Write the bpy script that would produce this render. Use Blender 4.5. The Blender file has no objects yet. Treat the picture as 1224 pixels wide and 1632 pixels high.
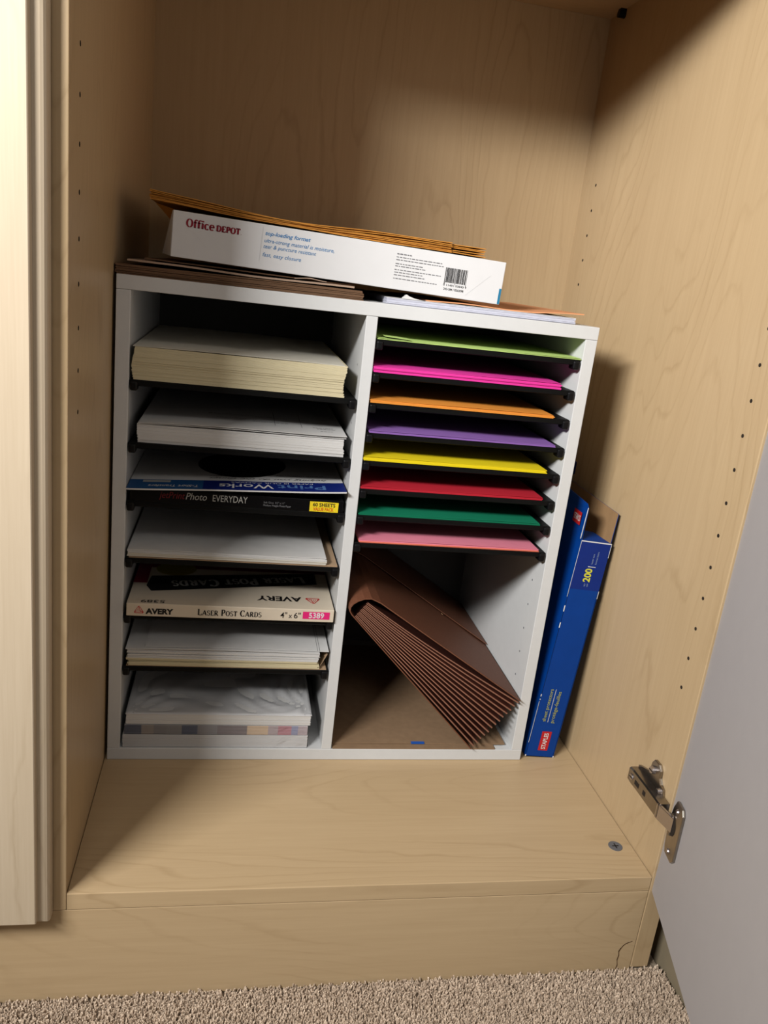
import bpy, bmesh, math, random
from mathutils import Vector, Matrix
random.seed(7)
S = bpy.context.scene
COL = S.collection

# ------------------------------------------------------------------ camera, world, lamp, exposure
cam_d = bpy.data.cameras.new('camera')
cam = bpy.data.objects.new('camera', cam_d)
COL.objects.link(cam)
_r = Vector((0.97959975, -0.16571993, 0.11367161))
_d = Vector((0.06061369, -0.2956451, -0.95337294))
_f = Vector((0.19159935, 0.94081394, -0.27956897))
m = Matrix.Identity(4)
for i in range(3):
    m[i][0] = _r[i]; m[i][1] = -_d[i]; m[i][2] = -_f[i]
m[0][3], m[1][3], m[2][3] = 0.2520, -0.6382, 0.5747
cam.matrix_world = m
cam_d.sensor_fit = 'VERTICAL'
cam_d.sensor_height = 24.0
cam_d.lens = 1276.98 / 1632 * 24.0
cam_d.clip_start = 0.01
S.camera = cam

W = bpy.data.worlds.new('world'); S.world = W
W.use_nodes = True
W.node_tree.nodes['Background'].inputs[0].default_value = (1.0, 0.96, 0.91, 1)
W.node_tree.nodes['Background'].inputs[1].default_value = 0.085

def lamp(name, loc, sx, sy, watts, col, aim=None, spread=180):
    ld = bpy.data.lights.new(name, 'AREA')
    ld.shape = 'RECTANGLE'; ld.size = sx; ld.size_y = sy
    ld.energy = watts; ld.color = col; ld.spread = math.radians(spread)
    lo = bpy.data.objects.new(name, ld); COL.objects.link(lo); lo.location = loc
    if aim: lo.rotation_euler = (Vector(aim) - Vector(loc)).to_track_quat('-Z', 'Y').to_euler()
lamp('desk_lamp', (-0.68, -0.93, 1.26), 0.62, 0.14, 28, (1.0, 0.985, 0.96), (0.50, 0.28, 0.74), 118)   # bright lamp beside the photographer
lamp('ceiling_light', (0.10, -2.0, 2.27), 1.0, 0.6, 12, (1.0, 0.97, 0.92))

S.view_settings.view_transform = 'Standard'
S.view_settings.look = 'None'
S.view_settings.exposure = 0.0
S.view_settings.gamma = 1.0
S.view_settings.use_curve_mapping = False

# ------------------------------------------------------------------ materials
def srgb(r, g, b):
    def c(v):
        v /= 255.0
        return v / 12.92 if v <= 0.04045 else ((v + 0.055) / 1.055) ** 2.4
    return (c(r), c(g), c(b), 1.0)

def mat(name, col, rough=0.6, metal=0.0, spec=0.4, noise=0.0, nscale=40.0, bump=0.0, bscale=200.0, coat=0.0, mapscale=(1, 1, 1)):
    M = bpy.data.materials.new(name); M.use_nodes = True
    N = M.node_tree.nodes; L = M.node_tree.links
    if not metal: col = tuple(c * 0.66 for c in col[:3]) + (1,)
    b = N['Principled BSDF']
    b.inputs['Base Color'].default_value = col
    b.inputs['Roughness'].default_value = rough
    b.inputs['Metallic'].default_value = metal
    b.inputs['Specular IOR Level'].default_value = spec
    b.inputs['Coat Weight'].default_value = coat
    b.inputs['Coat Roughness'].default_value = 0.15
    if noise or bump:
        tc = N.new('ShaderNodeTexCoord'); mp = N.new('ShaderNodeMapping')
        mp.inputs['Scale'].default_value = mapscale
        L.new(tc.outputs['Object'], mp.inputs['Vector'])
    if noise:
        n = N.new('ShaderNodeTexNoise'); n.inputs['Scale'].default_value = nscale; n.inputs['Detail'].default_value = 4
        L.new(mp.outputs[0], n.inputs['Vector'])
        r = N.new('ShaderNodeValToRGB')
        r.color_ramp.elements[0].position = 0.3; r.color_ramp.elements[1].position = 0.7
        r.color_ramp.elements[0].color = tuple(c * (1 - noise) for c in col[:3]) + (1,)
        r.color_ramp.elements[1].color = tuple(min(1, c * (1 + noise)) for c in col[:3]) + (1,)
        L.new(n.outputs['Fac'], r.inputs[0]); L.new(r.outputs[0], b.inputs['Base Color'])
    if bump:
        n2 = N.new('ShaderNodeTexNoise'); n2.inputs['Scale'].default_value = bscale; n2.inputs['Detail'].default_value = 3
        L.new(mp.outputs[0], n2.inputs['Vector'])
        bp = N.new('ShaderNodeBump'); bp.inputs['Strength'].default_value = bump; bp.inputs['Distance'].default_value = 0.002
        L.new(n2.outputs['Fac'], bp.inputs['Height']); L.new(bp.outputs[0], b.inputs['Normal'])
    return M

def wood(name, base, axis, seed=0.0, rough=0.42, contrast=1.0):
    """pale maple laminate; axis = grain direction"""
    M = bpy.data.materials.new(name); M.use_nodes = True
    N = M.node_tree.nodes; L = M.node_tree.links
    b = N['Principled BSDF']
    b.inputs['Roughness'].default_value = rough
    b.inputs['Specular IOR Level'].default_value = 0.35
    tc = N.new('ShaderNodeTexCoord')
    def mapping(across, along, off):
        mp = N.new('ShaderNodeMapping')
        s = [across] * 3; s['xyz'.index(axis)] = along
        mp.inputs['Scale'].default_value = s
        mp.inputs['Location'].default_value = (off, off * 1.7, off * 0.6)
        L.new(tc.outputs['Object'], mp.inputs['Vector'])
        return mp.outputs[0]
    def noise(vec, scale, detail, rgh=0.5, dist=0.0):
        n = N.new('ShaderNodeTexNoise'); n.inputs['Scale'].default_value = scale
        n.inputs['Detail'].default_value = detail; n.inputs['Roughness'].default_value = rgh
        n.inputs['Distortion'].default_value = dist
        L.new(vec, n.inputs['Vector']); return n.outputs['Fac']
    def math_(op, a, bb):
        n = N.new('ShaderNodeMath'); n.operation = op
        for i, v in enumerate((a, bb)):
            if v is None: continue
            if isinstance(v, (int, float)): n.inputs[i].default_value = v
            else: L.new(v, n.inputs[i])
        return n.outputs[0]
    # cathedral contour lines of a stretched noise
    c1 = noise(mapping(5.0, 0.85, seed), 1.0, 2.0, 0.45, 0.15)
    wob = noise(mapping(60, 22, seed + 3), 1.0, 2.0)
    v = math_('ADD', math_('MULTIPLY', c1, 34.0), math_('MULTIPLY', wob, 0.6))
    fr = math_('FRACT', v, None)
    line = N.new('ShaderNodeValToRGB'); e = line.color_ramp.elements
    e[0].position = 0.0; e[0].color = (0.0, 0.0, 0.0, 1); e[1].position = 0.16; e[1].color = (1, 1, 1, 1)
    x = e.new(0.93); x.color = (0.8, 0.8, 0.8, 1); x = e.new(1.0); x.color = (0.0, 0.0, 0.0, 1)
    L.new(fr, line.inputs[0])
    # break the lines up
    brk = noise(mapping(9, 3, seed + 7), 1.0, 3.0)
    br = N.new('ShaderNodeValToRGB'); br.color_ramp.elements[0].position = 0.38; br.color_ramp.elements[1].position = 0.62
    L.new(brk, br.inputs[0])
    ln = math_('MULTIPLY', math_('SUBTRACT', 1.0, line.outputs[0]), br.outputs[0])
    fib = noise(mapping(380, 12, seed + 1), 1.0, 3.0, 0.6)
    big = noise(mapping(3.5, 0.9, seed + 5), 1.0, 2.0)
    tone = math_('ADD', math_('MULTIPLY', math_('SUBTRACT', fib, 0.5), 0.16 * contrast), math_('MULTIPLY', math_('SUBTRACT', big, 0.5), 0.22 * contrast))
    tone = math_('SUBTRACT', tone, math_('MULTIPLY', ln, 0.15 * contrast))
    fib2 = noise(mapping(120, 4.5, seed + 9), 1.0, 2.0, 0.5, 0.4)
    tone = math_('ADD', tone, math_('MULTIPLY', math_('SUBTRACT', fib2, 0.5), 0.13 * contrast))
    tone = math_('ADD', tone, 1.0)
    cc = N.new('ShaderNodeMix'); cc.data_type = 'RGBA'; cc.blend_type = 'MULTIPLY'; cc.inputs[0].default_value = 1.0
    cc.inputs[6].default_value = base
    comb = N.new('ShaderNodeCombineColor')
    L.new(math_('POWER', tone, 0.85), comb.inputs[0]); L.new(tone, comb.inputs[1]); L.new(math_('POWER', tone, 1.25), comb.inputs[2])
    L.new(comb.outputs[0], cc.inputs[7])
    L.new(cc.outputs[2], b.inputs['Base Color'])
    bp = N.new('ShaderNodeBump'); bp.inputs['Strength'].default_value = 0.06; bp.inputs['Distance'].default_value = 0.0006
    L.new(fib, bp.inputs['Height']); L.new(bp.outputs[0], b.inputs['Normal'])
    return M

MAPLE = (0.43, 0.312, 0.180, 1)
M_WV = wood('maple_vertical', MAPLE, 'z', 0.0, 0.36)
M_WB = wood('maple_back', MAPLE, 'z', 4.3)
M_WH = wood('maple_horizontal', MAPLE, 'x', 2.0)
M_WP = wood('maple_plinth', MAPLE, 'x', 9.0, 0.5)
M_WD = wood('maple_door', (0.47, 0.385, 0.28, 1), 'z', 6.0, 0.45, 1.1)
M_HOLE = mat('hole_dark', (0.02, 0.012, 0.006, 1), 0.9)
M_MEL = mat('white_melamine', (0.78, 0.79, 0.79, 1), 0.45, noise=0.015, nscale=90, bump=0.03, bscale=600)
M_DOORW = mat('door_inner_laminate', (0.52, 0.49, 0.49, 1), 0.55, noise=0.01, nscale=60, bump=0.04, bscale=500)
M_BLK = mat('black_plastic', (0.004, 0.004, 0.005, 1), 0.4, spec=0.2, bump=0.05, bscale=400)
M_SHELF = mat('black_shelf_board', (0.004, 0.004, 0.004, 1), 0.55, spec=0.12, noise=0.2, nscale=300)
M_BACKB = mat('sorter_back_board', (0.10, 0.095, 0.09, 1), 0.7, noise=0.05)  # white board coloured dark: the shade deep in the compartments is put into it
def paper(name, rgb, rough=0.75, n=0.03):
    return mat(name, srgb(*rgb), rough, spec=0.25, noise=n, nscale=220, mapscale=(0.3, 0.3, 9))
M_WHITE = paper('white_paper', (235, 234, 232))
M_WHITE2 = paper('white_paper_warm', (233, 228, 215), n=0.05)
M_CREAM = paper('cream_paper', (236, 224, 186), n=0.05)
M_CREAM2 = paper('cream_paper_top', (238, 233, 218))
M_LIME = paper('lime_paper', (206, 236, 140))
M_PINK = paper('hot_pink_paper', (255, 66, 180))
M_ORANGE = paper('orange_paper', (250, 160, 62))
M_PURPLE = paper('purple_paper', (152, 108, 188))
M_YELLOW = paper('yellow_paper', (250, 225, 20))
M_RED = paper('red_paper', (200, 32, 52))
M_GREEN = paper('green_paper', (0, 128, 92))
M_ROSE = paper('rose_paper', (242, 142, 165))
M_SALMON = paper('salmon_paper', (250, 135, 110))
M_TAN = paper('tan_card', (190, 160, 128))
M_KRAFT = mat('kraft_paper', srgb(152, 124, 96), 0.75, spec=0.25, noise=0.06, nscale=120, bump=0.05, bscale=300)
M_KRAFTO = mat('orange_kraft', srgb(216, 146, 58), 0.7, spec=0.25, noise=0.08, nscale=120, mapscale=(0.4, 0.4, 8))
M_FOLD = mat('brown_folder', srgb(116, 86, 62), 0.75, spec=0.25, noise=0.08, nscale=120, mapscale=(0.4, 0.4, 8))
M_FOLDL = mat('light_brown_folder', srgb(188, 160, 138), 0.75, spec=0.25, noise=0.05, nscale=120)
M_OENV = mat('orange_envelope', srgb(238, 168, 120), 0.7, spec=0.25, noise=0.05)
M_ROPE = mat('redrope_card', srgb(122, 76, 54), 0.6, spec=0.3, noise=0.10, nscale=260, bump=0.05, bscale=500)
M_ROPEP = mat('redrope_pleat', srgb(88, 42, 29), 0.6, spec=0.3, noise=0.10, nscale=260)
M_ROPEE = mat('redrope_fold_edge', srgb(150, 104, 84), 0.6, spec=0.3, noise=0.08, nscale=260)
M_CARTON = mat('white_carton', (0.84, 0.84, 0.85, 1), 0.45, spec=0.4, noise=0.012, nscale=60)
M_BLUE = mat('blue_carton', (0.0, 0.052, 0.31, 1), 0.45, spec=0.2, noise=0.04, nscale=60)
M_NAVY = mat('navy_carton', (0.006, 0.029, 0.23, 1), 0.45, spec=0.2, noise=0.04, nscale=60)
M_KIN = mat('carton_inside', srgb(168, 134, 96), 0.8, spec=0.2, noise=0.06, nscale=90)
M_BEIGE = mat('beige_carton', srgb(236, 222, 200), 0.5, spec=0.35, noise=0.02, nscale=80)
M_BLKC = mat('black_carton', (0.003, 0.003, 0.004, 1), 0.35, spec=0.15)
M_METAL = mat('nickel_metal', (0.35, 0.315, 0.275, 1), 0.28, 1.0, noise=0.08, nscale=80)
M_CHROME = mat('chrome_metal', (0.55, 0.52, 0.54, 1), 0.25, 1.0)
M_GREY = mat('grey_plastic', srgb(110, 112, 118), 0.45, spec=0.4)
M_WALL = mat('painted_wall', (0.30, 0.245, 0.16, 1), 0.7, noise=0.02, bump=0.05)
def ink(name, rgb): return mat('ink_' + name, srgb(*rgb), 0.55, spec=0.3)
I_RED = ink('crimson', (150, 24, 48)); I_BLUE = ink('blue', (70, 140, 200)); I_GREY = ink('grey', (120, 120, 124))
I_BLK = ink('black', (18, 16, 18)); I_CREAM = ink('cream', (240, 226, 205)); I_LOGO = ink('logo_red', (205, 40, 44))
I_MAG = ink('magenta', (244, 40, 128)); I_WHITE = ink('white', (240, 240, 240)); I_YEL = ink('yellow', (226, 222, 70))
I_YELL = ink('label_yellow', (255, 226, 40)); I_ORG = ink('label_orange', (228, 96, 20)); I_SRED = ink('label_red', (206, 36, 40))
I_GYEL = ink('green_yellow', (190, 192, 92)); I_PALE = ink('pale_blue', (150, 170, 205)); I_DBLUE = ink('steel_blue', (36, 90, 150))
I_PBLUE = ink('deep_blue', (8, 34, 120)); I_DRED = ink("dark_red", (118, 20, 30)); I_LG = ink('light_grey', (190, 190, 186))
I_OLIVE = ink('olive_yellow', (170, 150, 30)); I_MAR = ink('maroon', (150, 20, 60)); I_TEAL = ink('teal_blue', (40, 130, 170))
I_CRACK = ink('crack_brown', (92, 64, 38)); I_FAINT = ink('faint_grey', (222, 222, 224)); I_MIDB = ink('mid_blue', (90, 130, 190))

# ------------------------------------------------------------------ object helpers
def thing(name, label, cat, loc=(0, 0, 0), rot=(0, 0, 0), group=None):
    o = bpy.data.objects.new(name, None); COL.objects.link(o)
    o.empty_display_size = 0.02
    o.location = loc; o.rotation_euler = rot
    o['label'] = label; o['category'] = cat
    if group: o['group'] = group
    return o

def mtx(o):
    return Matrix.LocRotScale(o.location, o.rotation_euler, o.scale)

def root(o):
    while o.parent: o = o.parent
    return o

def obj(name, bm, mats, parent=None, local=False, smooth=False, label=None, kind=None):
    """world-space bmesh -> object; with local=True the mesh is already in its thing's own space"""
    if parent is not None and not local:
        bm.transform(mtx(root(parent)).inverted())
    bmesh.ops.recalc_face_normals(bm, faces=bm.faces)
    me = bpy.data.meshes.new(name); bm.to_mesh(me); bm.free()
    if not isinstance(mats, (list, tuple)): mats = [mats]
    for x in mats: me.materials.append(x)
    if smooth:
        for p in me.polygons: p.use_smooth = True
    o = bpy.data.objects.new(name, me); COL.objects.link(o)
    if parent is not None: o.parent = parent
    if label: o['label'] = label
    if kind: o['kind'] = kind
    return o

def box(bm, x0, x1, y0, y1, z0, z1, mi=0):
    v = [bm.verts.new((x, y, z)) for z in (z0, z1) for y in (y0, y1) for x in (x0, x1)]
    out = []
    for f in ((0, 2, 3, 1), (4, 5, 7, 6), (0, 1, 5, 4), (2, 6, 7, 3), (0, 4, 6, 2), (1, 3, 7, 5)):
        fc = bm.faces.new([v[i] for i in f]); fc.material_index = mi; out.append(fc)
    return v

def bevel(bm, off=0.001, seg=2):
    bmesh.ops.bevel(bm, geom=list(bm.edges), offset=off, segments=seg, affect='EDGES', profile=0.5)
    return bm

def bbox(x0, x1, y0, y1, z0, z1, off=0.001, seg=2):
    bm = bmesh.new(); box(bm, x0, x1, y0, y1, z0, z1)
    if off: bevel(bm, off, seg)
    return bm

def cyl(bm, p, axis, r, h, n=14, r2=None, mi=0):
    """cylinder from p along axis by h"""
    a = Vector(axis).normalized(); q = a.to_track_quat('Z', 'Y').to_matrix()
    r2 = r if r2 is None else r2
    A = []; B = []
    for i in range(n):
        t = 2 * math.pi * i / n
        e = q @ Vector((math.cos(t), math.sin(t), 0))
        A.append(bm.verts.new(Vector(p) + e * r)); B.append(bm.verts.new(Vector(p) + a * h + e * r2))
    for i in range(n):
        f = bm.faces.new((A[i], A[(i + 1) % n], B[(i + 1) % n], B[i])); f.material_index = mi
    f = bm.faces.new(A[::-1]); f.material_index = mi
    f = bm.faces.new(B); f.material_index = mi

def sheet(bm, x0, x1, y0, y1, zf, t, nx=12, ny=10, mi=0, xy=None):
    """thin sheet whose underside follows zf(x, y)"""
    T = []; Bt = []
    for j in range(ny + 1):
        for i in range(nx + 1):
            x = x0 + (x1 - x0) * i / nx; y = y0 + (y1 - y0) * j / ny
            px, py = (x, y) if xy is None else xy(x, y)
            z = zf(x, y)
            Bt.append(bm.verts.new((px, py, z))); T.append(bm.verts.new((px, py, z + t)))
    k = lambda i, j: j * (nx + 1) + i
    F = []
    for j in range(ny):
        for i in range(nx):
            q = (k(i, j), k(i + 1, j), k(i + 1, j + 1), k(i, j + 1))
            F.append(bm.faces.new([T[a] for a in q])); F.append(bm.faces.new([Bt[a] for a in q[::-1]]))
    rim = [k(i, 0) for i in range(nx + 1)] + [k(nx, j) for j in range(1, ny + 1)] + \
          [k(i, ny) for i in range(nx - 1, -1, -1)] + [k(0, j) for j in range(ny - 1, 0, -1)]
    for a, b_ in zip(rim, rim[1:] + rim[:1]):
        F.append(bm.faces.new((Bt[a], Bt[b_], T[b_], T[a])))
    for f in F: f.material_index = mi

def stack(bm, x0, x1, y0, y1, z0, z1, n, jit=0.0006, px=None, py=None, mif=None, gap=0.12):
    h = (z1 - z0) / n
    for k in range(n):
        f = (k + 0.5) / n
        dx = (px(f) if px else 0) + random.uniform(-jit, jit); dy = (py(f) if py else 0) + random.uniform(-jit, jit)
        d2 = random.uniform(-jit, jit)
        box(bm, x0 + dx, x1 + dx + d2, y0 + dy, y1 + dy, z0 + k * h, z0 + (k + 1) * h - gap * h, mif(f) if mif else 0)

def prism(bm, pts, d, m0, m1):
    """thin board: outline pts pushed by d; m0 on the outline side, m1 on the far side"""
    A = [bm.verts.new(p) for p in pts]; B_ = [bm.verts.new(Vector(p) + Vector(d)) for p in pts]
    f = bm.faces.new(A); f.material_index = m0
    f = bm.faces.new(B_[::-1]); f.material_index = m1
    for i in range(len(A)):
        f = bm.faces.new((A[i], A[(i + 1) % len(A)], B_[(i + 1) % len(A)], B_[i])); f.material_index = m0
# ---------------- flat print: every frame maps (u, v) to a point on the surface
def frame(O, U, V, eps=0.00025):
    O, U, V = Vector(O), Vector(U).normalized(), Vector(V).normalized()
    N_ = U.cross(V)
    return lambda u, v: O + U * u + V * v + N_ * eps

def poly(bm, fr, pts, mi=0):
    f = bm.faces.new([bm.verts.new(fr(u, v)) for u, v in pts]); f.material_index = mi
    return f

def rect(bm, fr, u0, u1, v0, v1, mi=0):
    return poly(bm, fr, [(u0, v0), (u1, v0), (u1, v1), (u0, v1)], mi)

def rectg(bm, fr, u0, u1, v0, v1, n=10, k=2, mi=0):
    for i in range(n):
        for j in range(k):
            rect(bm, fr, u0 + (u1 - u0) * i / n, u0 + (u1 - u0) * (i + 1) / n, v0 + (v1 - v0) * j / k, v0 + (v1 - v0) * (j + 1) / k, mi)

def text_mesh(s, bold=0.0, shear=0.0, res=3):
    c = bpy.data.curves.new('t', 'FONT'); c.body = s; c.size = 1.0; c.offset = bold; c.shear = shear
    c.resolution_u = res; c.fill_mode = 'FRONT'
    o = bpy.data.objects.new('t', c); COL.objects.link(o)
    me = bpy.data.meshes.new_from_object(o)
    bpy.data.objects.remove(o); bpy.data.curves.remove(c)
    return me
_h = text_mesh('H'); CAPH = max(v.co.y for v in _h.vertices) or 0.7

def text(bm, fr, s, u0, u1, vb, cap, bold=0.0, shear=0.0, mi=0, res=3):
    me = text_mesh(s, bold, shear, res)
    if not me.vertices: return
    a = min(v.co.x for v in me.vertices); b_ = max(v.co.x for v in me.vertices)
    sx = (u1 - u0) / max(1e-6, b_ - a); sy = cap / CAPH
    vs = [bm.verts.new(fr(u0 + (v.co.x - a) * sx, vb + v.co.y * sy)) for v in me.vertices]
    for p in me.polygons:
        try:
            f = bm.faces.new([vs[i] for i in p.vertices]); f.material_index = mi
        except ValueError: pass
    bpy.data.meshes.remove(me)

# a small serif alphabet drawn with strokes: l = line, a = arc, s = slab serif
G = {
 'L': (.72, [('l', .2, 0, .2, 1, 2), ('l', .2, .03, .66, .03, 1), ('l', .66, 0, .66, .25, 1), ('s', .2, 0), ('s', .2, 1)]),
 'A': (.86, [('l', .08, 0, .42, 1, 1), ('l', .42, 1, .76, 0, 2), ('l', .2, .33, .62, .33, 1), ('s', .08, 0), ('s', .76, 0)]),
 'S': (.60, [('a', .29, .73, .2, .24, 20, 270, 1.5), ('a', .29, .25, .23, .25, 90, -160, 1.5)]),
 'E': (.68, [('l', .18, 0, .18, 1, 2), ('l', .18, .97, .58, .97, 1), ('l', .18, .52, .48, .52, 1), ('l', .18, .03, .6, .03, 1), ('l', .58, .8, .58, 1, 1), ('l', .6, 0, .6, .22, 1), ('s', .16, 0), ('s', .16, 1)]),
 'R': (.80, [('l', .18, 0, .18, 1, 2), ('l', .18, .97, .38, .97, 1), ('l', .18, .5, .38, .5, 1), ('a', .38, .735, .2, .235, 90, -90, 2), ('l', .36, .5, .7, 0, 2), ('s', .18, 0), ('s', .18, 1), ('s', .72, 0)]),
 'P': (.68, [('l', .18, 0, .18, 1, 2), ('l', .18, .97, .36, .97, 1), ('l', .18, .46, .36, .46, 1), ('a', .36, .715, .22, .255, 90, -90, 2), ('s', .18, 0), ('s', .18, 1)]),
 'O': (.84, [('a', .42, .5, .32, .48, 0, 360, 2)]),
 'T': (.74, [('l', .36, 0, .36, 1, 2), ('l', .06, .97, .66, .97, 1), ('l', .06, .78, .06, 1, 1), ('l', .66, .78, .66, 1, 1), ('s', .36, 0)]),
 'C': (.76, [('a', .42, .5, .32, .48, 42, 318, 2), ('l', .65, .74, .65, 1, 1)]),
 'D': (.84, [('l', .18, 0, .18, 1, 2), ('l', .18, .97, .38, .97, 1), ('l', .18, .03, .38, .03, 1), ('a', .38, .5, .34, .47, 90, -90, 2), ('s', .16, 0), ('s', .16, 1)]),
 'f': (.42, [('l', .18, 0, .18, .78, 2), ('a', .34, .78, .16, .2, 180, 40, 1.6), ('l', .03, .64, .4, .64, 1), ('s', .18, 0)]),
 'i': (.36, [('l', .18, 0, .18, .68, 2), ('l', .04, .65, .18, .65, 1), ('l', .18, .84, .18, 1, 2.4), ('s', .18, 0)]),
 'c': (.56, [('a', .3, .33, .22, .33, 45, 315, 2)]),
 'e': (.58, [('a', .3, .33, .22, .33, 0, 315, 2), ('l', .09, .36, .52, .36, 1)]),
}
def serif(bm, fr, s, u0, u1, vb, cap, small=1.0, st=0.075, mi=0):
    """text in the serif alphabet; capitals after the first of each word scaled by small"""
    tot = 0.0; lay = []
    first = True
    for ch in s:
        if ch == ' ':
            tot += .38; first = True; continue
        k = 1.0 if first else small
        lay.append((ch, tot, k)); tot += G[ch][0] * k + .04
        first = False
    w = (u1 - u0) / tot
    for ch, x0, k in lay:
        P = lambda x, y: (u0 + (x0 + x * k) * w, vb + y * k * cap)
        for g in G[ch][1]:
            if g[0] == 'l':
                _, xa, ya, xb, yb, t = g; t *= st / 2
                L_ = math.hypot(xb - xa, yb - ya); nx, ny = -(yb - ya) / L_ * t, (xb - xa) / L_ * t
                poly(bm, fr, [P(xa + nx, ya + ny), P(xb + nx, yb + ny), P(xb - nx, yb - ny), P(xa - nx, ya - ny)], mi)
            elif g[0] == 's':
                _, x, y = g; h = st * 0.55
                y0, y1 = (0, h) if y == 0 else (1 - h, 1)
                poly(bm, fr, [P(x - .13, y0), P(x + .13, y0), P(x + .13, y1), P(x - .13, y1)], mi)
            else:
                _, cx, cy, rx, ry, a0, a1, t = g; n = max(6, int(abs(a1 - a0) / 22))
                pr = None
                for i in range(n + 1):
                    a = math.radians(a0 + (a1 - a0) * i / n); c, s_ = math.cos(a), math.sin(a)
                    h = st / 2 * (0.7 + (t - 0.7) * abs(c))
                    q = ((cx + c * (rx + h), cy + s_ * (ry + h)), (cx + c * (rx - h), cy + s_ * (ry - h)))
                    if pr: poly(bm, fr, [P(*pr[0]), P(*q[0]), P(*q[1]), P(*pr[1])], mi)
                    pr = q

def greek(bm, fr, u0, u1, v, h, mi=0):
    """a line of print too small to read: word-sized dashes"""
    u = u0
    while u < u1 - 0.001:
        w = random.uniform(0.0012, 0.0045); w = min(w, u1 - u)
        rect(bm, fr, u, u + w, v, v + h, mi); u += w + 0.0009

def logo(bm, fr, u, v, w, h, mi_red=0, mi_line=1):
    """rounded red triangle with pale inner lines"""
    c = [(u, v), (u + w, v), (u + w / 2, v + h)]
    cen = (u + w / 2, v + h * 0.36); pts = []
    for i in range(3):
        A = c[i]; Pv = c[i - 1]; Nx = c[(i + 1) % 3]
        for q in (Pv, Nx):
            pts.append((A[0] + (q[0] - A[0]) * 0.14, A[1] + (q[1] - A[1]) * 0.14))
    poly(bm, fr, pts, mi_red)
    fr2 = lambda a, b_: fr(a, b_) + (fr(0, 0) - fr0) * 0.5
    fr0 = fr(0, 0)
    def ln(ax, ay, bx, by, t=0.03):
        A = (u + ax * w, v + ay * h); B_ = (u + bx * w, v + by * h)
        L_ = math.hypot(B_[0] - A[0], B_[1] - A[1]); nx, ny = -(B_[1] - A[1]) / L_ * t * w, (B_[0] - A[0]) / L_ * t * w
        f = [fr(A[0] + nx, A[1] + ny), fr(B_[0] + nx, B_[1] + ny), fr(B_[0] - nx, B_[1] - ny), fr(A[0] - nx, A[1] - ny)]
        nn = (f[1] - f[0]).cross(f[2] - f[0]).normalized() * 0.0001
        g = fr(A[0] + 1, A[1]) - fr(A[0], A[1]); k = fr(A[0], A[1] + 1) - fr(A[0], A[1])
        up = g.cross(k).normalized() * 0.00012
        fc = bm.faces.new([bm.verts.new(p + up) for p in f]); fc.material_index = mi_line
    ln(.24, .28, .47, .76); ln(.36, .28, .52, .62); ln(.48, .28, .56, .46)
    ln(.24, .24, .60, .24); ln(.16, .13, .80, .13); ln(.66, .24, .56, .84, .02); ln(.78, .22, .62, .62, .02)

# ------------------------------------------------------------------ setting: floor, walls
FZ = -0.1206
o = obj('floor', bbox(-4.5, 0.755, -5.0, 0.62, FZ - 0.05, FZ - 0.006, 0), None); o['kind'] = 'structure'
M_CARP = bpy.data.materials.new('carpet_pile'); M_CARP.use_nodes = True
_N = M_CARP.node_tree.nodes; _L = M_CARP.node_tree.links
_b = _N['Principled BSDF']; _b.inputs['Roughness'].default_value = 0.9; _b.inputs['Specular IOR Level'].default_value = 0.15
_g = _N.new('ShaderNodeNewGeometry'); _rp = _N.new('ShaderNodeValToRGB')
_rp.color_ramp.elements[0].color = srgb(162, 143, 124); _rp.color_ramp.elements[1].color = srgb(214, 195, 174)
_e = _rp.color_ramp.elements.new(0.35); _e.color = srgb(186, 167, 147)
_e = _rp.color_ramp.elements.new(0.75); _e.color = srgb(198, 179, 159)
_L.new(_g.outputs['Random Per Island'], _rp.inputs[0]); _L.new(_rp.outputs[0], _b.inputs['Base Color'])
M_CARPB = mat('carpet_backing', srgb(176, 160, 140), 0.95, spec=0.1, noise=0.25, nscale=260, bump=0.8, bscale=260)
o.data.materials.clear(); o.data.materials.append(M_CARPB)
verts = []; faces = []
for i in range(480):
    for j in range(105):
        x = -0.06 + i * 0.0017 + random.uniform(-.001, .001); y = -0.0025 - j * 0.0017 + random.uniform(-.001, .001)
        if x > 0.754: continue
        a = random.uniform(0, 6.283); w = random.uniform(.0009, .0014); h = random.uniform(.0055, .0088)
        tx, ty = random.uniform(-.0022, .0022), random.uniform(-.0022, .0022); k = len(verts)
        for q in range(3):
            verts.append((x + w * math.cos(a + q * 2.094), y + w * math.sin(a + q * 2.094), FZ - 0.006))
        for q in range(3):
            verts.append((x + tx + w * .8 * math.cos(a + .5 + q * 2.094), y + ty + w * .8 * math.sin(a + .5 + q * 2.094), FZ - 0.006 + h * random.uniform(.85, 1)))
        for q in range(3):
            q2 = (q + 1) % 3; faces.append((k + q, k + q2, k + 3 + q2, k + 3 + q))
        faces.append((k + 3, k + 4, k + 5))
me = bpy.data.meshes.new('carpet_pile'); me.from_pydata(verts, [], faces); me.materials.append(M_CARP)
cp = bpy.data.objects.new('carpet_pile', me); COL.objects.link(cp); cp.parent = o; cp['kind'] = 'stuff'
o = obj('wall_right', bbox(0.757, 0.85, -3.0, 0.62, FZ - 0.05, 2.3, 0), M_WALL); o['kind'] = 'structure'
o = obj('wall_back', bbox(-4.5, 0.757, 0.56, 0.62, FZ - 0.006, 2.3, 0), M_WALL); o['kind'] = 'structure'

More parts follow.
